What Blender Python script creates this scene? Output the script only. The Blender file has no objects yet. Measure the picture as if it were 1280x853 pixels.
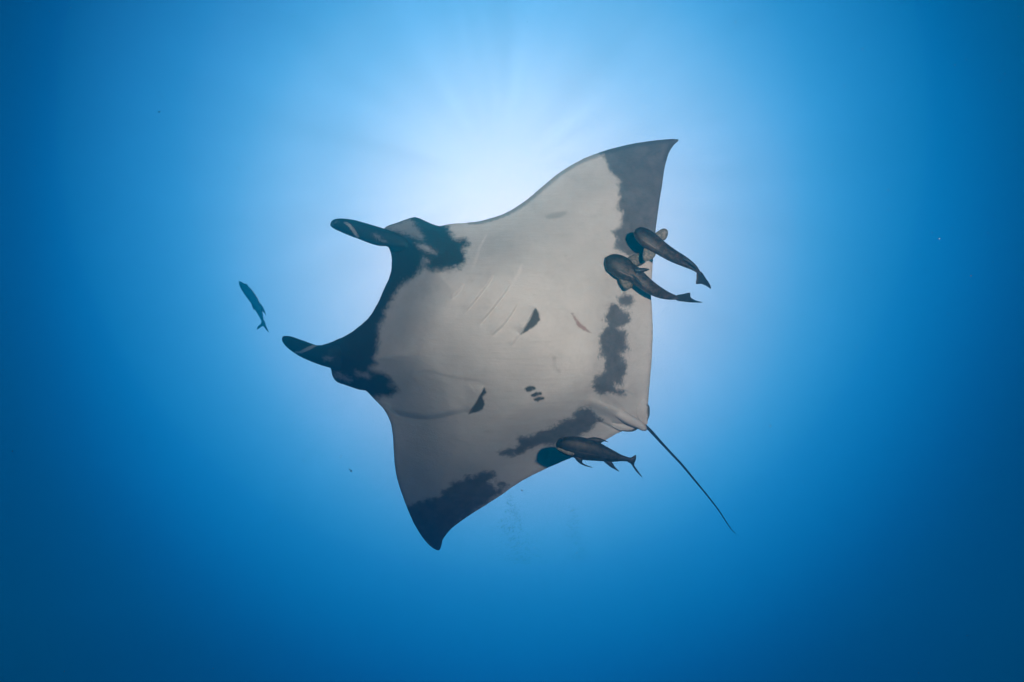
import bpy, bmesh, math, random
import numpy as np
from mathutils import Vector
from mathutils.geometry import delaunay_2d_cdt

random.seed(7)
rng = np.random.default_rng(7)
scene = bpy.context.scene
C = scene.collection

# ------------------------------------------------------------------ camera
# A diver's wide lens at the origin, looking up through open water.
FPX = 865.0                      # focal length in photograph pixels (1280 wide)
PITCH = math.radians(58)
FWD = np.array([0, math.cos(PITCH), math.sin(PITCH)])
UPV = np.array([0, -math.sin(PITCH), math.cos(PITCH)])
RGT = np.array([1.0, 0, 0])
cam_d = bpy.data.cameras.new('camera')
cam = bpy.data.objects.new('camera', cam_d)
C.objects.link(cam)
cam.location = (0, 0, 0)
cam.rotation_euler = (math.pi / 2 + PITCH, 0, 0)
cam_d.sensor_width = 36
cam_d.lens = 36 * FPX / 1280
cam_d.clip_start = 0.05
cam_d.clip_end = 500
scene.camera = cam

def ray(x, y):
    x = np.asarray(x, float); y = np.asarray(y, float)
    return FWD + ((x - 640) / FPX)[..., None] * RGT + ((426.5 - y) / FPX)[..., None] * UPV
def at(x, y, depth):             # place a point seen at (x, y) at its real distance
    return ray(x, y) * np.asarray(depth, float)[..., None]
def unit(v):
    return v / np.linalg.norm(v)

# ------------------------------------------------------------------ daylight in the water
SUN = unit(ray(622, 225))        # where the refracted sun stands
MID = unit(ray(645, 320))        # middle of the broad water light, lens vignette painted into its falloff
GLOW = [(0, (0.0303, 0.0000, 0.0000)), (4, (0.0000, 0.0000, 0.0000)), (8, (0.0000, 0.0000, 0.0000)), (12, (0.0000, 0.0000, 0.0000)), (17, (0.0531, 0.0323, 0.0000)), (24, (0.0271, 0.0265, 0.0068)), (32, (0.0000, 0.0000, 0.0000))]
BROAD = [
    (0, (1.5400, 1.2930, 1.3800)), (3, (1.4600, 1.2585, 1.3658)), (6, (1.2800, 1.1750, 1.3313)), (9, (1.0500, 1.0626, 1.2845))
   , (12, (0.7850, 0.9267, 1.2272)), (15, (0.5300, 0.7820, 1.1627)), (18, (0.3200, 0.6490, 1.0934)), (21, (0.1650, 0.5256, 1.0072))
   , (24, (0.0608, 0.4022, 0.8889)), (27, (0.0214, 0.2990, 0.7561)), (30, (0.0079, 0.2169, 0.6213)), (33, (0.0034, 0.1363, 0.4607))
   , (36, (0.0019, 0.0684, 0.2877)), (40, (0.0011, 0.0283, 0.1466)), (45, (0.0005, 0.0230, 0.0900)), (52, (0.0001, 0.0230, 0.0640))
   , (75, (0.0000, 0.0330, 0.0620)), (180, (0.0000, 0.0270, 0.0460))]
world = bpy.data.worlds.new('World')
scene.world = world
world.use_nodes = True
nt = world.node_tree
nt.nodes.clear()
class NT:
    def __init__(s, nt): s.nt = nt
    def n(s, t, **kw):
        nd = s.nt.nodes.new(t)
        for k, v in kw.items():
            if isinstance(k, str) and hasattr(nd, k): setattr(nd, k, v)
        return nd
    def lk(s, a, b): s.nt.links.new(a, b)
    def put(s, sock, v):
        if isinstance(v, bpy.types.NodeSocket): s.lk(v, sock)
        else: sock.default_value = v
    def math(s, op, a, b=0.0, c=0.0, clamp=False):
        nd = s.n('ShaderNodeMath'); nd.operation = op; nd.use_clamp = clamp
        for i, v in enumerate((a, b, c)): s.put(nd.inputs[i], v)
        return nd.outputs[0]
    def dot(s, a, v):
        nd = s.n('ShaderNodeVectorMath'); nd.operation = 'DOT_PRODUCT'
        s.lk(a, nd.inputs[0]); nd.inputs[1].default_value = tuple(v)
        return nd.outputs['Value']
    def mixc(s, fac, a, b, mode='MIX'):
        nd = s.n('ShaderNodeMix'); nd.data_type = 'RGBA'; nd.blend_type = mode
        s.put(nd.inputs[0], fac)
        for k, v in ((6, a), (7, b)):
            if isinstance(v, bpy.types.NodeSocket): s.lk(v, nd.inputs[k])
            else: nd.inputs[k].default_value = (*v, 1) if len(v) == 3 else v
        return nd.outputs[2]
    def smooth(s, v, lo, hi, a=0.0, b=1.0):
        nd = s.n('ShaderNodeMapRange'); nd.interpolation_type = 'SMOOTHSTEP'
        s.put(nd.inputs[0], v)
        for i, x in enumerate((lo, hi, a, b)): s.put(nd.inputs[i + 1], x)
        return nd.outputs[0]
    def noise(s, vec, scale, detail=3, rough=.55):
        nd = s.n('ShaderNodeTexNoise')
        if vec is not None: s.lk(vec, nd.inputs['Vector'])
        nd.inputs['Scale'].default_value = scale; nd.inputs['Detail'].default_value = detail
        nd.inputs['Roughness'].default_value = rough
        return nd.outputs['Fac']
W = NT(nt)
tc = W.n('ShaderNodeTexCoord')
dirv = tc.outputs['Generated']
def radial(axis, table):
    """radiance as a smooth function of the angle from an axis"""
    d = W.dot(dirv, axis)
    ang = W.math('ARCCOSINE', W.math('MINIMUM', d, .999999))
    t = W.math('DIVIDE', ang, math.pi)
    outs = []
    peak = max(max(c) for _, c in table)
    r = W.n('ShaderNodeFloatCurve')
    chans = []
    for ch in range(3):
        fc = W.n('ShaderNodeFloatCurve')
        cv = fc.mapping.curves[0]
        pts = [(math.sqrt(a / 180), c[ch] / peak) for a, c in table]
        while len(cv.points) < len(pts): cv.points.new(.5, .5)
        for p, q in zip(cv.points, pts): p.location = q
        fc.mapping.update()
        W.lk(W.math('SQRT', t), fc.inputs['Value'])
        chans.append(W.math('MULTIPLY', W.math('MAXIMUM', fc.outputs[0], 0.0), peak))
    W.nt.nodes.remove(r)
    cb = W.n('ShaderNodeCombineColor')
    for i in range(3): W.lk(chans[i], cb.inputs[i])
    return cb.outputs[0], ang
glow, ang = radial(SUN, GLOW)
broad, _ = radial(MID, BROAD)
# faint shafts of light fanning out from the sun
A_ = unit(np.cross(SUN, [1, 0, 0])); B_ = np.cross(SUN, A_)
pa, pb = W.dot(dirv, A_), W.dot(dirv, B_)
ln = W.math('SQRT', W.math('ADD', W.math('MULTIPLY', pa, pa), W.math('ADD', W.math('MULTIPLY', pb, pb), 1e-6)))
cx = W.n('ShaderNodeCombineXYZ')
W.lk(W.math('DIVIDE', pa, ln), cx.inputs[0]); W.lk(W.math('DIVIDE', pb, ln), cx.inputs[1])
W.lk(W.math('MULTIPLY', ang, .6), cx.inputs[2])
shaft = W.noise(cx.outputs[0], 4.5, 3, .6)
amp = W.math('MULTIPLY', W.smooth(ang, 0.03, 0.12), W.smooth(ang, .62, .16))
shaft = W.math('ADD', 1.0, W.math('MULTIPLY', W.math('SUBTRACT', shaft, .5), W.math('MULTIPLY', amp, .38)))
patchy = W.noise(dirv, 3.4, 3, .55)          # uneven scatter in the water
shaft = W.math('MULTIPLY', shaft, W.math('ADD', 1.0, W.math('MULTIPLY', W.math('SUBTRACT', patchy, .5), .22)))
tot = W.mixc(1.0, glow, broad, 'ADD')
cs = W.n('ShaderNodeVectorMath'); cs.operation = 'SCALE'
W.lk(tot, cs.inputs[0]); W.lk(shaft, cs.inputs['Scale'])
bg = W.n('ShaderNodeBackground'); bg.inputs['Strength'].default_value = 1.0
W.lk(cs.outputs[0], bg.inputs['Color'])
wo = W.n('ShaderNodeOutputWorld'); W.lk(bg.outputs[0], wo.inputs['Surface'])

sun_d = bpy.data.lights.new('sun', 'SUN'); sun_d.energy = 0.5; sun_d.angle = math.radians(10)
sun_d.color = (1.0, .90, .84)
sun = bpy.data.objects.new('sun', sun_d); C.objects.link(sun)
sun.rotation_euler = Vector(-SUN).to_track_quat('-Z', 'Y').to_euler()

# The photographer's strobe on its arm, up to the right of the lens: it throws the
# hard shadows of the remoras on the belly.
st_d = bpy.data.lights.new('camera_strobe', 'SPOT')
st_d.energy = 1270; st_d.color = (1.0, .795, .665)
st_d.spot_size = math.radians(69); st_d.spot_blend = 1.0; st_d.shadow_soft_size = .06
st_d.volume_factor = 0.0
strobe = bpy.data.objects.new('camera_strobe', st_d); C.objects.link(strobe)
sp = RGT * .95 + UPV * .55
strobe.location = sp
strobe.rotation_euler = Vector(at(800., 235., 5.) - sp).to_track_quat('-Z', 'Y').to_euler()

scene.view_settings.view_transform = 'Standard'
scene.view_settings.look = 'None'
scene.view_settings.exposure = 0
scene.view_settings.gamma = 1
scene.cycles.volume_bounces = 2
scene.cycles.max_bounces = 6
scene.cycles.use_denoising = True

# ------------------------------------------------------------------ helpers
def tag(o, label=None, cat=None, group=None, kind=None):
    for k, v in (('label', label), ('category', cat), ('group', group), ('kind', kind)):
        if v: o[k] = v
    return o
def empty(name, loc, label, cat, group=None):
    o = bpy.data.objects.new(name, None); C.objects.link(o); o.location = tuple(loc)
    o.empty_display_size = .2
    return tag(o, label, cat, group)
def link(name, verts, faces, mat, parent=None, attrs=None, smooth=True, nrim=0):
    me = bpy.data.meshes.new(name)
    v = np.asarray(verts, float)
    if parent is not None: v = v - np.array(parent_world(parent))
    me.from_pydata(v.tolist(), [], faces)
    for k, a in (attrs or {}).items():
        me.attributes.new(k, 'FLOAT', 'POINT').data.foreach_set('value', np.asarray(a, np.float32))
    bm = bmesh.new(); bm.from_mesh(me)
    bmesh.ops.recalc_face_normals(bm, faces=bm.faces)
    bm.to_mesh(me); bm.free()
    if smooth: me.polygons.foreach_set('use_smooth', [True] * len(me.polygons))
    if nrim:                     # keep the thin rim of a fin crisp
        for e in me.edges:
            if e.vertices[0] in nrim and e.vertices[1] in nrim: e.use_edge_sharp = True
    me.materials.append(mat)
    o = bpy.data.objects.new(name, me); C.objects.link(o)
    if parent is not None: o.parent = parent
    return o
def parent_world(p):
    w = np.zeros(3)
    while p is not None:
        w += np.array(p.location); p = p.parent
    return w
def catmull(pts, closed, step, cols=2):
    """resample a polyline through its points with a centripetal spline"""
    P = np.asarray(pts, float); n = len(P); out = []
    seg = n if closed else n - 1
    for i in range(seg):
        if closed: p0, p1, p2, p3 = P[(i - 1) % n], P[i], P[(i + 1) % n], P[(i + 2) % n]
        else:
            p1, p2 = P[i], P[i + 1]
            p0 = P[i - 1] if i > 0 else 2 * p1 - p2
            p3 = P[i + 2] if i + 2 < n else 2 * p2 - p1
        L = lambda a, b: max(np.linalg.norm((a - b)[:2]) ** .5, 1e-4)
        t1 = L(p0, p1); t2 = t1 + L(p1, p2); t3 = t2 + L(p2, p3)
        m = max(1, int(round(np.linalg.norm((p2 - p1)[:2]) / step)))
        for k in range(m):
            t = t1 + (t2 - t1) * k / m
            a1 = p0 * (t1 - t) / t1 + p1 * t / t1
            a2 = p1 * (t2 - t) / (t2 - t1) + p2 * (t - t1) / (t2 - t1)
            a3 = p2 * (t3 - t) / (t3 - t2) + p3 * (t - t2) / (t3 - t2)
            b1 = a1 * (t2 - t) / t2 + a2 * t / t2
            b2 = a2 * (t3 - t) / (t3 - t1) + a3 * (t - t1) / (t3 - t1)
            out.append(b1 * (t2 - t) / (t2 - t1) + b2 * (t - t1) / (t2 - t1))
    if not closed: out.append(P[-1])
    return np.array(out)
def seg_dist(Q, poly, closed=True):
    """distance from points to a polyline, with side (cross sign) and position along it"""
    A = np.asarray(poly, float); B = np.roll(A, -1, 0) if closed else A[1:]
    A = A if closed else A[:-1]
    best = np.full(len(Q), 1e9); side = np.zeros(len(Q)); al = np.zeros(len(Q))
    m = len(A)
    for i in range(m):
        a, b = A[i], B[i]; ab = b - a; l2 = max(ab @ ab, 1e-9)
        t = np.clip(((Q - a) @ ab) / l2, 0, 1)
        d = np.hypot(*(Q - (a + t[:, None] * ab)).T)
        w = d < best
        cr = ab[0] * (Q[:, 1] - a[1]) - ab[1] * (Q[:, 0] - a[0])
        best[w] = d[w]; side[w] = np.sign(cr[w]); al[w] = (i + t[w]) / m
    return best, side, al
def inside(Q, poly):
    A = np.asarray(poly, float); B = np.roll(A, -1, 0)
    c = np.zeros(len(Q), bool)
    for (x1, y1), (x2, y2) in zip(A, B):
        if y1 == y2: continue
        cond = (y1 > Q[:, 1]) != (y2 > Q[:, 1])
        c ^= cond & (Q[:, 0] < (x2 - x1) * (Q[:, 1] - y1) / (y2 - y1) + x1)
    return c
def sdf(Q, poly):
    d, _, _ = seg_dist(Q, poly)
    return np.where(inside(Q, poly), d, -d)
def sdf_union(Q, polys):
    s = np.full(len(Q), -60.)
    for p in polys: s = np.maximum(s, sdf(Q, np.asarray(p, float)))
    return np.clip(s, -60, 60)
def zm(ox, oy, k, pts):
    return [(ox + p[0] / k, oy + p[1] / k) + tuple(p[2:]) for p in pts]
def sstep(x, a, b):
    t = np.clip((x - a) / (b - a), 0, 1); return t * t * (3 - 2 * t)

def shell(name, outline, depth, front, back, spacing, mat, parent, attrs=None, step=None, extra=None, rough_edge=0):
    """closed solid with a given outline: a front and a back skin that meet along the rim"""
    ol = catmull(outline, True, step or spacing * .8)
    if rough_edge:
        n = len(ol); jit = rng.normal(0, rough_edge, (n, 2))
        jit = (jit + np.roll(jit, 1, 0) + np.roll(jit, -1, 0)) / 2
        ol = ol + jit
    lo, hi = ol.min(0), ol.max(0)
    g = []
    h = spacing * .866
    for r, y in enumerate(np.arange(lo[1], hi[1], h)):
        for x in np.arange(lo[0] + (r % 2) * spacing / 2, hi[0], spacing): g.append((x, y))
    g = np.array(g) if g else np.zeros((0, 2))
    if len(g): g = g + rng.uniform(-.12, .12, g.shape) * spacing
    if extra is not None and len(extra):
        for e in extra:
            d, _, _ = seg_dist(g, e, False)
            g = g[d > spacing * .9]
        for e in extra:
            tng = np.gradient(e, axis=0); nn = np.stack([-tng[:, 1], tng[:, 0]], 1)
            nn /= np.linalg.norm(nn, axis=1)[:, None] + 1e-9
            for off in (-1.9, -.7, .7, 1.9): g = np.vstack([g, e + nn * off])
    if len(g):
        d, _, _ = seg_dist(g, ol)
        g = g[inside(g, ol) & (d > spacing * .55)]
    pts = np.vstack([ol, g])
    n0 = len(ol)
    res = delaunay_2d_cdt([Vector(p) for p in pts], [(i, (i + 1) % n0) for i in range(n0)], [list(range(n0))], 1, 1e-4)
    P = np.array([tuple(v) for v in res[0]]); tris = [tuple(t) for t in res[2]]
    d, _, _ = seg_dist(P, ol)
    rim = d < 1e-3
    D = depth(P)
    F = at(P[:, 0], P[:, 1], D - np.where(rim, 0, front(P, d)))
    Bk = at(P[:, 0], P[:, 1], D + np.where(rim, 0, back(P, d)))
    n = len(P)
    bi = np.where(rim, np.arange(n), -1)
    nb = np.flatnonzero(~rim)
    bi[nb] = n + np.arange(len(nb))
    V = np.vstack([F, Bk[nb]])
    faces = [t for t in tris] + [(bi[a], bi[c], bi[b]) for a, b, c in tris]
    faces = [tuple(int(i) for i in f) for f in faces]
    A = {}
    P2 = np.vstack([P, P[nb]]); d2 = np.concatenate([d, d[nb]])
    dors = np.concatenate([np.zeros(n), np.ones(len(nb))])
    for k, f in (attrs or {}).items(): A[k] = f(P2, d2, dors)
    return link(name, V, faces, mat, parent, A, nrim=set(np.flatnonzero(rim).tolist()))
def dome(T, R):
    return lambda P, d: T * np.sqrt(np.clip(1 - (1 - np.minimum(d / R, 1)) ** 2, 0, 1))

def loft(name, spine, flat, mat, parent, rings=34, seg=22, belly=None, attrs=False):
    """fish body: spine = (x, y, half width px, depth m); flat = depth radius / width radius"""
    S = catmull(spine, False, 1.0)
    cum = np.concatenate([[0], np.cumsum(np.hypot(*np.diff(S[:, :2], axis=0).T))])
    L = cum[-1]
    tt = (1 - np.cos(np.linspace(0, 1, rings) * math.pi)) / 2 * .35 + np.linspace(0, 1, rings) * .65
    S = np.stack([np.interp(tt * L, cum, S[:, k]) for k in range(4)], 1)
    T = np.gradient(S[:, :2], axis=0); T /= np.linalg.norm(T, axis=1)[:, None]
    N = np.stack([-T[:, 1], T[:, 0]], 1)
    V, F, u, w = [], [], [], []
    for i in range(rings):
        hw = max(S[i, 2], .05)
        for j in range(seg):
            ph = 2 * math.pi * j / seg
            c, s_ = math.cos(ph), math.sin(ph)
            sq = lambda v: math.copysign(abs(v) ** .88, v)
            x, y = S[i, :2] + N[i] * hw * sq(c)
            dep = S[i, 3] + flat(tt[i]) * hw * sq(s_) * S[i, 3] / FPX
            V.append(at(x, y, dep)); u.append(tt[i]); w.append(c)
    for i in range(rings - 1):
        for j in range(seg):
            a, b = i * seg + j, i * seg + (j + 1) % seg
            F.append((a, b, b + seg, a + seg))
    F.append(tuple(range(seg))[::-1]); F.append(tuple((rings - 1) * seg + j for j in range(seg)))
    return link(name, V, F, mat, parent, {'along': u, 'across': w})

# ------------------------------------------------------------------ materials
def material(name):
    m = bpy.data.materials.new(name); m.use_nodes = True
    m.node_tree.nodes.clear()
    N = NT(m.node_tree)
    out = N.n('ShaderNodeOutputMaterial'); b = N.n('ShaderNodeBsdfPrincipled')
    N.lk(b.outputs[0], out.inputs['Surface'])
    co = N.n('ShaderNodeTexCoord').outputs['Object']
    return m, N, b, co
def attr(N, name):
    a = N.n('ShaderNodeAttribute'); a.attribute_name = name
    return a.outputs['Fac']
def skin_material():
    m, N, b, co = material('manta_skin')
    big = N.noise(co, 2.2, 4, .6)
    mid = N.noise(co, 11, 5, .65)
    fine = N.noise(co, 90, 4, .6)
    mp = N.n('ShaderNodeMapping'); mp.inputs['Rotation'].default_value = (0, 0, math.radians(28)); mp.inputs['Scale'].default_value = (2.0, 22, 22)
    N.lk(co, mp.inputs['Vector'])
    grain = N.noise(mp.outputs[0], 1.6, 5, .65)
    rag = N.noise(co, 17, 6, .72)
    rag2 = N.noise(co, 44, 4, .7)
    rag3 = N.noise(co, 125, 3, .7)
    base = N.mixc(N.smooth(big, .35, .68), (.60, .585, .56), (.52, .505, .485))
    base = N.mixc(N.math('MULTIPLY', N.smooth(mid, .50, .75), .28), base, (.40, .385, .37))
    base = N.mixc(N.math('MULTIPLY', N.smooth(fine, .50, .72), .30), base, (.36, .34, .33))
    base = N.mixc(N.math('MULTIPLY', N.smooth(grain, .5, .72), .2), base, (.38, .36, .34))
    def mask(nm, a1, a2, w, bias=0.0):
        bias = N.math('ADD', N.math('MULTIPLY', N.math('SUBTRACT', rag3, .5), a2 * 1.3), bias)
        j = N.math('ADD', N.math('MULTIPLY', N.math('SUBTRACT', rag, .5), a1), N.math('MULTIPLY', N.math('SUBTRACT', rag2, .5), a2))
        return N.smooth(N.math('ADD', N.math('ADD', attr(N, nm), j), bias), -w, w)
    grey = N.mixc(N.smooth(mid, .35, .7), (.075, .080, .092), (.125, .13, .145))
    grey = N.mixc(N.math('MULTIPLY', N.smooth(rag3, .45, .7), .35), grey, (.19, .19, .195))
    col = N.mixc(N.math('MULTIPLY', mask('soft_mark', 5, 3, 2.5), .5), base, (.26, .235, .225))
    col = N.mixc(N.math('MULTIPLY', mask('scar', 3, 4, 1.2, .5), .75), col, (.27, .14, .12))
    col = N.mixc(N.math('MULTIPLY', mask('grey_patch', 14, 9, 3.4), .94), col, grey)
    col = N.mixc(N.math('MULTIPLY', mask('fringe', 4, 4, 2.2), .5), col, (.06, .062, .072))  # dark rim pigment, plus hazy veil painted along the upper leading edge
    blk = N.mixc(mid, (.006, .008, .010), (.016, .018, .021))
    col = N.mixc(N.math('MULTIPLY', mask('black_patch', 15, 9, 5.5), .97), col, blk)
    col = N.mixc(N.math('MULTIPLY', mask('spot', 3, 3, 1.4, 0.0), .93), col, (.035, .033, .035))
    col = N.mixc(N.math('MULTIPLY', mask('pale_streak', 10, 10, 4.0, .2), .6), col, (.46, .44, .44))
    col = N.mixc(N.math('MULTIPLY', mask('scratch', 2, 3, 1.0, .8), .75), col, (.70, .66, .62))
    N.lk(col, b.inputs['Base Color'])
    b.inputs['Roughness'].default_value = .62
    b.inputs['Specular IOR Level'].default_value = .18
    bp = N.n('ShaderNodeBump'); bp.inputs['Strength'].default_value = .25; bp.inputs['Distance'].default_value = .02
    N.lk(N.math('ADD', N.math('ADD', N.math('MULTIPLY', fine, .25), mid), N.math('MULTIPLY', grain, .8)), bp.inputs['Height'])
    N.lk(bp.outputs[0], b.inputs['Normal'])
    return m
SKIN = skin_material()
def fish_material(name, dark, light, streak, scale=28, across=True):
    m, N, b, co = material(name)
    n1 = N.noise(co, scale * 1.35, 6, .72); n2 = N.noise(co, scale * 7, 3, .6)
    col = N.mixc(N.smooth(n1, .42, .60), dark, light)
    col = N.mixc(N.math('MULTIPLY', N.smooth(n2, .42, .68), .55), col, tuple(c * .5 for c in dark))
    if across:
        ac = attr(N, 'across')
        line = N.math('SUBTRACT', 1.0, N.math('ABSOLUTE', N.math('MULTIPLY', N.math('SUBTRACT', ac, .34), 12.0)), clamp=True)
        patchy = N.smooth(N.noise(co, 7, 2), .48, .62)
        col = N.mixc(N.math('MULTIPLY', N.math('MULTIPLY', line, patchy), .4), col, streak)
        hd = N.smooth(attr(N, 'along'), .34, .10)
        col = N.mixc(N.math('MULTIPLY', hd, .65), col, tuple(c * .6 for c in dark))
    N.lk(col, b.inputs['Base Color'])
    b.inputs['Roughness'].default_value = .4; b.inputs['Specular IOR Level'].default_value = .25
    bp = N.n('ShaderNodeBump'); bp.inputs['Strength'].default_value = .3; bp.inputs['Distance'].default_value = .006
    N.lk(n2, bp.inputs['Height']); N.lk(bp.outputs[0], b.inputs['Normal'])
    return m
REM = fish_material('remora_skin', (.022, .015, .009), (.090, .063, .040), (.34, .32, .29))
REM_DARK = fish_material('dark_remora_skin', (.012, .016, .016), (.040, .045, .042), (.15, .145, .14))
FIN = fish_material('remora_fin', (.09, .084, .066), (.25, .235, .19), (.4, .4, .4), 45, False)
FIN_BROWN = fish_material('brown_remora_fin', (.045, .040, .030), (.165, .15, .115), (.3, .3, .3), 45, False)
FIN_DARK = fish_material('dark_remora_fin', (.012, .015, .016), (.035, .038, .038), (.2, .2, .2), 40, False)
VEILED = fish_material('veiled_fish_skin', (.04, .13, .36), (.06, .18, .46), (.1, .2, .42))  # blue veil of the water over a distant fish, put into its colour
EYE, _N, _b, _c = material('fish_eye')
_b.inputs['Base Color'].default_value = (.01, .01, .012, 1); _b.inputs['Roughness'].default_value = .15
SPECK, _N, _b, _c = material('drifting_particle')
_N.lk(_N.mixc(_N.noise(_c, 3), (.07, .075, .08), (.2, .2, .19)), _b.inputs['Base Color'])
BUB, _N, _b, _c = material('bubble_skin')
_b.inputs['Base Color'].default_value = (.03, .09, .15, 1); _b.inputs['Roughness'].default_value = .1
_b.inputs['Alpha'].default_value = .6

# ------------------------------------------------------------------ manta ray
BODY = [(480.5,285.6),(499.4,277.6),(512,273),(518.4,271.7),(523.3,272.7),(533,277),(544.4,281.8),(552,282.7),(558.5,280.8),
 (572.6,279.3),(586.7,278.3),(600.7,276.4),(620,271),(635,265),(658.4,250),(677,234),(696,218.6),(719.4,203.8),(738,195),
 (759,187.7),(785,181),(813,176.4),(832,174.5),(844,174),(848.3,175.2),(842.4,181.6),(836.6,190.5),(832,204.5),(829,221),
 (826,242),(823,260.8),(820.6,279.5),(817.8,305),(816,329),(814.8,346),(813.8,368.7),(815,387.5),(816,415.6),(815,443.7),
 (813,469.5),(810.3,500),(809,515),(806,528),(803,536),(794.4,536.5),(785,537),(776,540),(761,548),(740,559),(716,571.6),(690.4,582.5),
 (669.3,592.6),(648,604),(622,622),(596.6,638),(580,649),(566,659.5),(558,667.7),(553,676),(551,685),(548.6,688.3),
 (542.7,686.4),(533,678),(521.6,662),(512,643),(504,622),(497,601),(493.5,582),(492,561),(491,544.6),(488.8,530.5),
 (484.5,519.8),(479,511),(472.5,503.8),(465,496.3),(457.5,489),(448,487),(438.8,484),(429.4,480.8),(421,477.6),(417,473),
 (414.7,467.4),(413,460.2),(404,452),(396,440),(401,432.2),(409.7,429.3),(422,424.4),(430,420.8),(439.3,415.5),(451.8,405.8),(462.8,394.8),
 (471.5,380.6),(480.3,361),(487,345.5),(489.7,330),(489,319),(485.8,309.3),(480,300)]
AX0 = np.array([452., 372.]); AXD = unit(np.array([353., 165.])); AXN = np.array([AXD[1], -AXD[0]])   # AXN points to the upper wing
def axes(P):
    q = P - AX0
    return q @ AXD, q @ AXN
def manta_depth(P):
    a, s = axes(P)
    up = np.clip(s, 0, None); dn = np.clip(-s, 0, None)
    return 5.0 - .0011 * s + .45 * (up / 340) ** 2 + .42 * (dn / 250) ** 2 + .0002 * (a - 200)
# folds: polyline, height (m), reach (px); the skin stands proud on its left-hand side
FOLDS = [
 (zm(480,420,6.094, [(20,570),(100,603),(200,628),(320,640),(440,627),(540,602),(640,590)]), .036, 46, .12, 7),
 (zm(480,420,6.094, [(180,265),(260,281),(330,272),(480,308),(600,330),(700,340),(795,360)]), .005, 8, .28),
 (zm(480,420,6.094, [(640,350),(680,400),(700,440)]), -.004, 6, .25),
 (zm(480,420,6.094, [(770,390),(740,450),(700,520),(645,595)]), -.024, 13),
 (zm(560,350,4.267, [(388,292),(430,225),(468,145)]), .030, 12),
 (zm(560,350,4.267, [(235,300),(290,250),(330,200),(380,120)]),   .020, 10, 1.1),
 (zm(560,350,4.267, [(165,245),(245,150),(300,80),(340,20)]),   .020, 10, 1.1),
 (zm(560,350,4.267, [(90,180),(165,90),(215,25),(250,-30)]),   .020, 10, 1.1),
 (zm(560,350,4.267, [(15,105),(55,70),(90,20)]),   .014, 8),
 (zm(560,350,4.267, [(340,355),(385,290)]), .010, 6),
 (zm(740,470,10.66, [(50,320),(180,372),(300,425),(450,500),(620,595),(700,660)]), -.016, 9),
 (zm(740,470,10.66, [(400,180),(480,215),(570,280)]), .012, 8),
 (zm(740,470,10.66, [(60,585),(200,650),(300,700),(380,735)]), .014, 9),
 (zm(740,470,10.66, [(250,600),(330,640),(450,655),(570,670)]), .014, 9),
 (zm(460,260,7.106, [(365,240),(430,275),(480,330),(560,385)]), .012, 7),
]
FOLDS = [(catmull(f[0], False, 1.3), f[1], f[2], f[3] if len(f) > 3 else .6, f[4] if len(f) > 4 else 1.6) for f in FOLDS]
def relief(P):
    z = np.zeros(len(P))
    for poly, h, r, groove, wide in FOLDS:
        d, sd, al = seg_dist(P, poly, False)
        ends = np.clip(np.minimum(al, 1 - al) * 5, 0, 1)
        ok = (sd < 0) if h > 0 else (sd > 0)
        z += np.where(ok, abs(h) * np.exp(-(d / r) ** 1.4) * sstep(d, 0, wide), -min(abs(h), .017) * groove * np.exp(-d / 2.4)) * ends
    return z
def manta_front(P, d):
    a, s = axes(P)
    wid = 62 + 70 * sstep(a, -30, 120) - 62 * sstep(a, 190, 390)
    core = .34 * np.exp(-(np.abs(s - 36) / np.where(s < 36, wid * 1.45, wid * .95)) ** 2.0) * sstep(d, -12, 85) * (1 - .55 * sstep(a, 230, 400))
    wing = .050 * sstep(d, 0, 60)
    rim =   .007 * np.sqrt(np.clip(1 - (1 - np.minimum(d / 5, 1)) ** 2, 0, 1))
    ripple = .006 * np.sin(a * .045 + s * .02) * sstep(d, 20, 80)
    # the ridge that runs back to the tail, and a round cheek at each eye
    rd, _, _ = seg_dist(P, np.array([(742., 503.), (775., 520.), (803., 535.)]), False)
    ridge = .030 * np.exp(-(rd / 7) ** 2) * sstep(d, 0, 10)
    cheek = .05 * np.exp(-(((P[:, 0] - 535) / 34) ** 2 + ((P[:, 1] - 305) / 20) ** 2)) + .05 * np.exp(-(((P[:, 0] - 455) / 34) ** 2 + ((P[:, 1] - 472) / 18) ** 2))
    return core + wing + rim + ripple + ridge + cheek * sstep(d, 0, 14) + relief(P) * sstep(d, 0, 4)
def manta_back(P, d):
    a, s = axes(P)
    return .30 * np.exp(-(np.abs(s) / 100) ** 2) * sstep(d, 0, 80) + .05 * sstep(d, 0, 50) + .012 * sstep(d, 0, 4)

BLACK = [
 # mouth band, head and the two cheeks
 [(470,260),(518,255),(545,275),(557,279),(561.3,285.3),(564,292.4),(572.6,299.4),(582,298),(586.7,304.3),(579.6,310.7),(582.4,317.7),
  (581,327.5),(574,334.6),(558.5,336),(550,339.5),(538.8,338),(533,336.7),(526,336),(517.7,346),(506.4,353),(495,365.6),(486.7,379.6),
  (478,399),(473.6,415),(471,434),(467.7,448),(471,455),(464,461),(480.6,467),(492,477.4),(497,489),(490,495.5),(476,496),(462,500),(440,500),
  (400,480),(380,440),(400,410),(440,400),(465,370),(478,330),(470,300)],
]
TIP_LOW = [zm(470,500,4.264, [(120,585),(185,560),(270,530),(340,518),(350,490),(400,462),(402,440),(470,432),(480,405),(520,412),(560,385),
  (620,378),(648,400),(615,425),(600,440),(640,470),(620,500),(560,545),(490,600),(430,665),(420,740),(340,830),(200,700)])]
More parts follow.
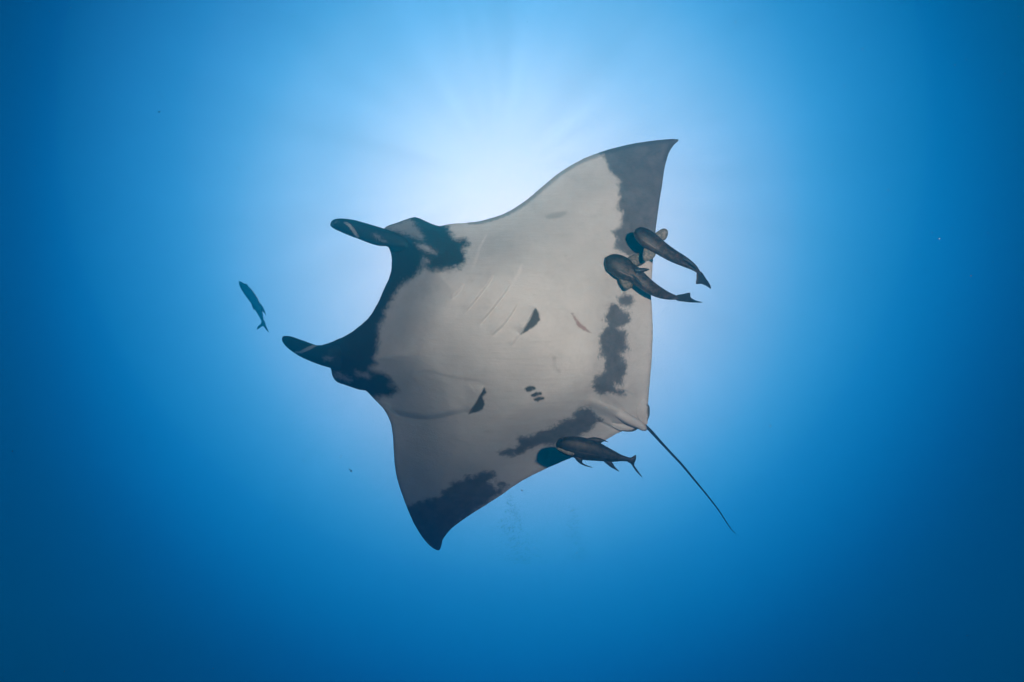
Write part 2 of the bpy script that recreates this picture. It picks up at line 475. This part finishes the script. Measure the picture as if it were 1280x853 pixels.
GREY = [
 zm(560,160,4.267, [(760,110),(830,150),(850,200),(880,250),(920,280),(905,330),(920,370),(905,420),(930,460),(925,520),(880,550),
  (905,590),(890,640),(930,668),(1000,690),(1140,690),(1250,400),(1260,40),(1100,20)]),
 zm(560,350,4.267, [(905,95),(940,75),(985,85),(990,130),(960,150),(930,140),(905,115)]),
 zm(560,350,4.267, [(860,125),(900,130),(930,160),(970,180),(975,220),(940,245),(905,262),(950,270),(955,330),(965,370),(940,390),(920,390),
  (935,420),(955,450),(950,500),(930,520),(930,555),(905,560),(888,540),(898,582),(940,590),(945,615),(910,615),(870,605),(815,615),(790,590),
  (770,565),(780,515),(815,500),(840,480),(835,420),(808,415),(812,300),(830,260),(850,245),(840,190),(858,170)]),
 zm(560,350,4.267, [(670,710),(690,690),(740,678),(780,700),(800,730),(835,745),(800,752),(770,790),(740,815),(690,840),(640,860),(560,880),
  (500,880),(420,900),(395,905),(380,895),(385,840),(440,835),(480,815),(560,785),(610,750),(640,740),(675,745)]),
 zm(470,500,4.264, [(655,275),(690,262),(735,258),(762,235),(755,208),(770,195),(825,205),(900,180),(900,225),(820,262),(765,295),(700,300),(660,290)]),
 zm(470,500,4.264, [(640,438),(672,434),(702,452),(690,466),(650,462)]),
 zm(470,500,4.264, [(600,440),(640,470),(700,470),(560,570),(470,640),(420,680),(470,560)]),
] + TIP_LOW
SPOT = [
 zm(560,350,4.267, [(468,145),(485,180),(492,213),(460,250),(430,268),(388,292),(430,225)]),
 zm(560,350,4.267, [(194,575),(206,600),(182,625),(196,660),(186,690),(150,710),(108,716),(150,650)]),
 zm(560,350,4.267, [(405,580),(430,567),(460,570),(470,580),(440,598),(420,597)]),
 zm(560,350,4.267, [(442,612),(470,598),(500,600),(500,612),(460,627),(445,622)]),
 zm(560,350,4.267, [(455,635),(480,622),(512,625),(514,636),(480,650),(460,645)]),
]
PALE = [
 zm(460,260,7.106, [(120,180),(370,96),(405,130),(430,170),(500,265),(470,285),(430,262),(340,240),(250,208)]),
 zm(460,260,7.106, [(430,320),(480,330),(540,345),(600,395),(540,396),(490,372),(450,350)]),
 zm(460,260,7.106, [(480,440),(540,470),(500,520),(470,500)]),
 zm(420,440,10.66, [(262,255),(285,265),(330,285),(400,275),(470,335),(440,350),(340,330),(285,320)]),
 zm(420,440,10.66, [(-30,270),(40,280),(120,320),(210,370),(180,390),(60,350),(-30,330)]),
 zm(420,440,10.66, [(690,430),(760,440),(740,475),(690,450)]),
 zm(420,440,10.66, [(440,205),(510,215),(600,270),(570,270),(500,245)]),
]
SCAR = [zm(560,350,4.267, [(662,180),(672,195),(688,215),(725,252),(765,284),(722,268),(690,243)])]
SOFT = [zm(560,160,4.267, [(515,472),(540,460),(580,447),(620,447),(638,443),(630,460),(600,476),(570,485),(530,485)]),
        zm(560,350,4.267, [(560,405),(575,410),(572,460),(590,480),(600,500),(580,485),(565,465)])]
SCRATCH = [[(687.6,563.5),(688.9,566),(688.3,572.5),(685.6,577.5),(684.6,577),(686.8,572)],
           zm(460,260,7.106, [(930,525),(945,500),(985,400),(975,440),(945,520)]),
           zm(560,160,4.267, [(130,745),(165,640),(208,560),(170,650)]),
           zm(560,160,4.267, [(345,830),(375,770),(398,720),(382,775)])]
def a_fringe(P, d, dors):
    a, s = axes(P)
    w = np.where(P[:, 0] > 806, .7, -1.0)
    lead_up = (P[:, 0] > 585) & (P[:, 1] < 282) & (P[:, 0] < 840) & (P[:, 1] < 500 - .36 * P[:, 0])
    w = np.where(lead_up, 4.5, w)  # wide band: pigment and hazy bloom of the bright water, painted in
    lead_lo = (P[:, 0] < 520) & (P[:, 1] > 500)
    w = np.where(lead_lo, 1.0, w)
    return w - d
ATTR = {
 'black_patch': lambda P, d, D: np.where(D > .5, 60, sdf_union(P, BLACK)),
 'grey_patch': lambda P, d, D: sdf_union(P, GREY),
 'spot': lambda P, d, D: sdf_union(P, SPOT),
 'pale_streak': lambda P, d, D: np.where(D > .5, -60, sdf_union(P, PALE)),
 'scar': lambda P, d, D: sdf_union(P, SCAR),
 'soft_mark': lambda P, d, D: sdf_union(P, SOFT),
 'scratch': lambda P, d, D: sdf_union(P, SCRATCH),
 'fringe': a_fringe,
}
def const(v): return lambda P, d, D: np.full(len(P), float(v))
BASE = {k: const(-60) for k in ATTR}
manta = empty('manta_ray', at(600., 420., 5.), 'giant manta ray seen from below, white belly with dark blotches and black mouth band', 'manta ray')
shell('body', BODY, manta_depth, manta_front, manta_back, 3.0, SKIN, manta, ATTR, step=2.2,
      extra=[f[0] for f in FOLDS] + [catmull(p, True, 1.4) for p in SPOT + SCAR + SCRATCH[1:2]], rough_edge=.12)

# cephalic fins: the two paddle-shaped horns either side of the mouth
UPFIN = [(485,309),(473.4,307.5),(462.5,304.5),(448.4,299),(437.5,295),(425.8,290),(417,285.8),(413,282.3),(413,279.5),(414.8,276.4),
  (418.8,274),(425,273.3),(434.4,273.9),(443.8,275.5),(456,278.8),(468,282.3),(479.7,285.8),(492.4,290.3),(505,296.6),(516,303.6),(524,312),
  (522,326),(508,338),(494,330),(490,319)]
LOFIN = [(413,460.2),(401.5,456.8),(386,451),(375.3,446),(367,440.8),(358,433.8),(353.5,428),(352.3,424),(353.5,421),(357.2,420),
  (364.6,421),(374.5,424.4),(386,428.5),(395.8,431.7),(401,431.8),(412,432),(428,432),(440,442),(446,456),(436,465),(424,464)]
def fin_attr(pale, pale2):
    A = dict(BASE); A['black_patch'] = const(60)
    A['pale_streak'] = lambda P, d, D: sdf_union(P, pale) - 3.2
    A['scratch'] = lambda P, d, D: sdf_union(P, pale2)
    return A
def fin_front(root, T):
    def f(P, d):
        k = sstep(np.hypot(P[:, 0] - root[0], P[:, 1] - root[1]), 8, 40)
        return dome(T, 11)(P, d) + 0 * k
    return f
up_depth = lambda P: manta_depth(P) - .10 + .0016 * np.clip(500 - P[:, 0], 0, 90) + .16 * np.maximum(sstep(P[:, 1], 305, 322), sstep(P[:, 0], 506, 522))
lo_depth = lambda P: manta_depth(P) - .09 + .0016 * np.clip(425 - P[:, 0], 0, 90) + .15 * sstep(P[:, 0], 408, 438)
shell('cephalic_fin', UPFIN, up_depth, dome(.06, 12), dome(.06, 12), 2.2, SKIN, manta,
  fin_attr([zm(400,260,12.8, [(150,300),(160,240),(235,185),(280,195),(320,222),(260,240),(215,275)]),
            zm(400,260,12.8, [(820,420),(900,380),(960,430),(1080,560),(1000,570),(880,520)])],
           [zm(400,260,12.8, [(385,230),(430,240),(490,280),(540,340),(615,475),(590,460),(540,390),(500,340),(450,275)])]))
shell('cephalic_fin', LOFIN, lo_depth, dome(.055, 12), dome(.055, 12), 2.2, SKIN, manta,
  fin_attr([zm(340,410,12.19, [(740,430),(850,420),(940,450),(920,520),(800,520)])],
           [zm(340,410,12.19, [(360,370),(430,362),(520,320),(620,275),(690,266),(600,305),(520,345),(440,378)])]))
# pelvic fins beside the tail root, each with a dark rim
def rim_attr(poly):
    A = dict(BASE); A['spot'] = lambda P, d, D: sdf_union(P, [poly]); return A
pel_depth = lambda P: manta_depth(P) - .048
soft = lambda T, R: (lambda P, d: T * sstep(d, 0, R))
shell('pelvic_fin', zm(740,470,10.66, [(690,300),(735,370),(762,400),(770,450),(765,530),(745,590),(738,640),(705,655),(660,610),(610,545),(600,420)]),
  pel_depth, soft(.018, 9), dome(.03, 6), 1.6, SKIN, manta,
  rim_attr(zm(740,470,10.66, [(725,370),(790,370),(800,600),(735,590),(745,520)])))
shell('pelvic_fin', zm(740,470,10.66, [(230,610),(330,625),(450,650),(560,675),(615,695),(600,715),(540,742),(460,745),(400,735),(330,705),(260,665)]),
  pel_depth, soft(.018, 9), dome(.03, 6), 1.6, SKIN, manta,
  rim_attr(zm(740,470,10.66, [(380,730),(460,728),(530,718),(570,690),(640,690),(620,780),(400,780)])))
# tail stalk (skin coloured ridge) and whip tail
def tube(name, pts, mat, parent, seg=12, attrs=None, step=2.5):
    S = catmull(pts, False, step)
    P = at(S[:, 0], S[:, 1], S[:, 3]); R = S[:, 2] * S[:, 3] / FPX * (.85 if name == 'tail' else 1)
    T = np.gradient(P, axis=0); T /= np.linalg.norm(T, axis=1)[:, None]
    V, F = [], []
    for i in range(len(P)):
        u = unit(np.cross(T[i], FWD)); v = np.cross(T[i], u)
        for j in range(seg):
            ph = 2 * math.pi * j / seg
            V.append(P[i] + R[i] * (math.cos(ph) * u + math.sin(ph) * v))
    for i in range(len(P) - 1):
        for j in range(seg):
            a, b = i * seg + j, i * seg + (j + 1) % seg
            F.append((a, b, b + seg, a + seg))
    F.append(tuple(range(seg))[::-1]); F.append(tuple((len(P) - 1) * seg + j for j in range(seg)))
    return link(name, V, F, mat, parent, {k: np.full(len(V), v) for k, v in (attrs or {}).items()})
dz = float(manta_depth(np.array([[800., 532.]]))[0])
off = {k: -60. for k in ATTR}
tube('tail_base', [(745,504,1.2,dz-.03),(757,509,4,dz-.075),(772,516,6.2,dz-.09),(787,525,6.4,dz-.085),(799,531,5.4,dz-.075),(805,535.5,4.0,dz-.07),(808,537.5,1.4,dz-.065)], SKIN, manta, attrs=off, seg=18)
tube('tail', zm(780,500,4.489, [(118,143,2.0,dz-.06),(150,175,2.3,dz-.05),(200,230,1.95,dz),(260,295,1.75,dz+.05),(330,370,1.6,dz+.1),(400,455,1.35,dz+.15),(470,540,1.1,dz+.2),
     (535,625,.9,dz+.25),(580,695,.7,dz+.3),(605,730,.5,dz+.32),(627,750,.25,dz+.34)]), SKIN, manta, attrs=dict(off, black_patch=60.), seg=10)

# ------------------------------------------------------------------ remoras and the lone fish
GRP = 'remoras hanging under the manta ray'
def flat_fin(name, poly, dep, mat, parent, T=.008):
    dfn = dep if callable(dep) else (lambda P: np.full(len(P), float(dep)))
    return shell(name, poly, dfn, dome(T, 3), dome(T, 3), 1.6, mat, parent, step=1.2)
def w_at(x, y): return float(manta_depth(np.array([[x, y]]))[0] - manta_front(np.array([[x, y]]), np.array([20.]))[0])

# upper remora, off the trailing edge
d1 = w_at(800., 295.) - .33
r1 = empty('remora', at(810., 300., d1), 'slender grey remora with pale rounded fins, upper of the close pair at the trailing edge', 'remora', GRP)
Z = (730, 260, 6.094)
def rem(pts): return [(p[0], p[1], p[2] / Z[2], p[3]) for p in zm(*Z, pts)]
loft('body', rem([(391,163,3,d1),(398,170,30,d1),(420,188,51,d1),(470,228,68,d1),(522,262,66,d1),(590,310,56,d1),(675,364,49,d1+.02),(762,409,40,d1+.05),(838,455,25,d1+.08),(876,494,13,d1+.1),(890,515,9,d1+.1)]),
     lambda t: .62 + .25 * t, REM, r1)
flat_fin('tail_fin', zm(*Z, [(858,500),(875,488),(892,487),(930,540),(960,585),(968,616),(930,595),(890,579),(853,580),(857,540)]), lambda P: d1 + .10 + (P[:, 0] - 875) * .003, REM, r1)
flat_fin('pectoral_fin', zm(*Z, [(530,205),(560,180),(590,162),(618,158),(638,175),(636,215),(612,248),(580,245),(545,240)]), d1 + .01, FIN, r1)
flat_fin('pectoral_fin', zm(*Z, [(465,300),(500,305),(545,340),(541,368),(505,398),(472,408),(452,393),(449,350)]), d1 + .01, FIN, r1)
flat_fin('dorsal_fin', zm(*Z, [(752,383),(790,388),(830,420),(875,470),(840,450),(800,420),(765,400)]), d1 + .005, FIN_DARK, r1)

# lower remora of the pair, clinging to the skin
d2 = w_at(785., 335.) - .16
r2 = empty('remora', at(790., 335., d2), 'stout brown remora flat against the pale belly, lower of the close pair', 'remora', GRP)
loft('body', rem([(160,425,4,d2),(166,424,38,d2),(190,424,63,d2),(232,428,79,d2),(296,459,85,d2),(336,484,74,d2),(378,503,64,d2),(440,556,57,d2),(505,606,51,d2),(575,646,42,d2+.02),(642,671,29,d2+.04),(700,684,17,d2+.06),(730,690,11,d2+.06)]),
     lambda t: .55 + .3 * t, REM, r2)
flat_fin('tail_fin', zm(*Z, [(698,672),(760,655),(808,648),(812,680),(850,705),(905,720),(840,722),(760,715),(702,702)]), lambda P: d2 + .06 + (P[:, 0] - 846) * .002, REM, r2)
flat_fin('pectoral_fin', zm(*Z, [(335,380),(385,351),(428,345),(447,370),(446,408),(420,440),(375,440),(345,410)]), d2 + .015, FIN_BROWN, r2)
flat_fin('pectoral_fin', zm(*Z, [(270,520),(320,530),(368,570),(372,600),(342,620),(314,622),(288,592),(270,560)]), d2 + .015, FIN_BROWN, r2)
flat_fin('pelvic_fin', zm(*Z, [(385,462),(440,458),(470,460),(500,468),(468,485),(420,492),(390,490)]), d2 - .055, FIN_DARK, r2)
flat_fin('pelvic_fin', zm(*Z, [(372,506),(390,520),(420,550),(444,588),(420,572),(385,535)]), d2 - .06, FIN_DARK, r2)

# third remora, side on, below the rear edge of the wing
d3 = w_at(700., 560.) - .62
r3 = empty('remora', at(735., 567., d3), 'dark charcoal remora seen side on beneath the rear wing edge near the tail', 'remora', GRP)
Z = (660, 460, 5.33)
loft('body', rem([(184,507,3,d3),(187,508,20,d3),(205,510,42,d3),(250,518,62,d3),(305,526,71,d3),(375,540,74,d3),(445,555,66,d3),(510,574,51,d3),(570,591,37,d3),(620,601,22,d3),(662,609,15,d3),(690,613,11,d3)]),
     lambda t: .7, REM_DARK, r3)
flat_fin('tail_fin', zm(*Z, [(660,600),(690,596),(718,580),(720,608),(708,645),(730,682),(762,730),(720,690),(685,640),(662,625)]), d3, FIN_DARK, r3)
flat_fin('dorsal_fin', zm(*Z, [(385,475),(410,466),(445,462),(490,472),(535,495),(505,491),(478,507),(440,515),(400,500)]), d3, FIN_DARK, r3)
flat_fin('pectoral_fin', zm(*Z, [(305,585),(365,605),(362,630),(390,648),(435,665),(390,657),(350,640),(325,620)]), d3 - .02, FIN_DARK, r3)
flat_fin('anal_fin', zm(*Z, [(500,615),(545,615),(562,632),(580,660),(608,690),(570,673),(530,646)]), d3, FIN_DARK, r3)
jaw = flat_fin('jaw', zm(*Z, [(186,532),(200,531),(245,548),(310,572),(300,584),(250,572),(205,548)]), d3 - .055, FIN, r3, T=.006)
def ball(name, x, y, dep, r, mat, parent):
    bm = bmesh.new(); bmesh.ops.create_icosphere(bm, subdivisions=2, radius=r)
    c = at(x, y, dep)
    V = [np.array(v.co) + c for v in bm.verts]; F = [tuple(v.index for v in f.verts) for f in bm.faces]
    bm.free(); return link(name, V, F, mat, parent)
ball('eye', 702.8, 550., d3 - .048, .009, EYE, r3)

# the lone fish ahead of the ray, farther off in the blue
d4 = 9.6
r4 = empty('fish', at(316., 383., d4), 'small blue silhouetted fish swimming alone ahead of the ray', 'fish')
Z = (270, 330, 8.53)
loft('body', rem([(246,187,3,d4),(252,195,13,d4),(283,234,30,d4),(332,288,45,d4),(388,362,47,d4),(430,430,42,d4),(460,500,33,d4),(482,560,22,d4),(496,608,14,d4),(502,630,12,d4)]), lambda t: .75, VEILED, r4)
flat_fin('tail_fin', zm(*Z, [(484,605),(514,605),(530,650),(562,730),(535,705),(500,665),(460,690),(435,700),(445,670),(480,635)]), d4, VEILED, r4)
flat_fin('pelvic_fin', zm(*Z, [(378,425),(415,460),(418,482),(405,492),(390,465)]), d4 - .02, VEILED, r4)
flat_fin('anal_fin', zm(*Z, [(470,420),(485,435),(512,482),(533,545),(515,525),(485,490)]), d4, VEILED, r4)
flat_fin('dorsal_fin', zm(*Z, [(296,215),(322,213),(345,238),(330,255),(305,235)]), d4, VEILED, r4)

# ------------------------------------------------------------------ drifting particles and bubbles (nobody could count them)
def specks(name, items, mat, sub, label, cat):
    bm0 = bmesh.new(); bmesh.ops.create_icosphere(bm0, subdivisions=sub, radius=1)
    sv = np.array([tuple(v.co) for v in bm0.verts]); sf = [tuple(v.index for v in f.verts) for f in bm0.faces]; bm0.free()
    V, F = [], []
    for p, r in items:
        k = len(V) * len(sv)
        st = rng.uniform(.6, 1.4, 3) if sub == 1 else np.ones(3)
        V.append(sv * st * r + p); F += [tuple(k + i for i in f) for f in sf]
    o = link(name, np.vstack(V), F, mat)
    return tag(o, label, cat, kind='stuff')
it = []
for _ in range(800):
    x, y = rng.uniform(-60, 1340), rng.uniform(-60, 910)
    dep = rng.uniform(1.6, 7.5)
    it.append((at(x, y, dep), rng.choice([.0009, .0013, .0018, .0026], p=[.5, .3, .15, .05]) * (dep / 3.5)))
for x, y, dep, r in [(439,589,3.5,.0052),(437,587,3.5,.004),(425.6,572,3.4,.003),(426.4,570,3.4,.0026),(630,168.5,3.2,.004),(716,168,3.6,.003),
                     (652,613,3.4,.0045),(653.5,613.4,3.4,.004),(368,528.5,4,.004),(199,140,3.4,.005),(298,211,3.6,.005),(457,564,3.5,.003),(900,525,3.4,.004),(963,533,3.5,.005)]:
    it.append((at(x, y, dep), r * .72))
specks('marine_snow', it, SPECK, 1, 'tiny dark flecks of plankton drifting through the blue water', 'marine snow')
def plume(x0, y0, x1, y1, w0, w1, n, dep, label):
    items = []
    for _ in range(n):
        t = rng.uniform(0, 1) ** .7
        x = x0 + (x1 - x0) * t + rng.normal(0, w0 + (w1 - w0) * t) + 3 * math.sin(t * 9)
        y = y0 + (y1 - y0) * t
        dd = dep + rng.normal(0, .25)
        items.append((at(x, y, dd), rng.uniform(.002, .0065)))
    specks('bubbles', items, BUB, 2, label, 'bubbles')
plume(633, 615, 652, 705, 2, 15, 420, 10.0, 'faint column of tiny bubbles rising below the lower wing')
plume(712, 632, 727, 700, 2, 8, 170, 10.4, 'fainter wisp of bubbles to the right of the main column')
plume(392, 530, 352, 660, 10, 18, 260, 10.6, 'thin scatter of bubbles low in the blue left of the wing')

# ------------------------------------------------------------------ the water itself, between the lens and everything in it
bm = bmesh.new(); bmesh.ops.create_cube(bm, size=1)
x0, x1, y0, y1, z0, z1 = -12, 12, -8, 14, -3, 10.5
V = [((v.co.x + .5) * (x1 - x0) + x0, (v.co.y + .5) * (y1 - y0) + y0, (v.co.z + .5) * (z1 - z0) + z0) for v in bm.verts]
F = [tuple(v.index for v in f.verts) for f in bm.faces]; bm.free()
hm = bpy.data.materials.new('sea_water'); hm.use_nodes = True
hm.node_tree.nodes.clear(); H = NT(hm.node_tree)
ho = H.n('ShaderNodeOutputMaterial'); hv = H.n('ShaderNodeVolumePrincipled')
hv.inputs['Color'].default_value = (0, .57, .82, 1)
hv.inputs['Density'].default_value = 0.06
hv.inputs['Anisotropy'].default_value = .72
H.lk(hv.outputs[0], ho.inputs['Volume'])
hz = link('haze', V, F, hm, smooth=False)
tag(hz, 'clear blue sea water filling the whole view', 'water', kind='stuff')
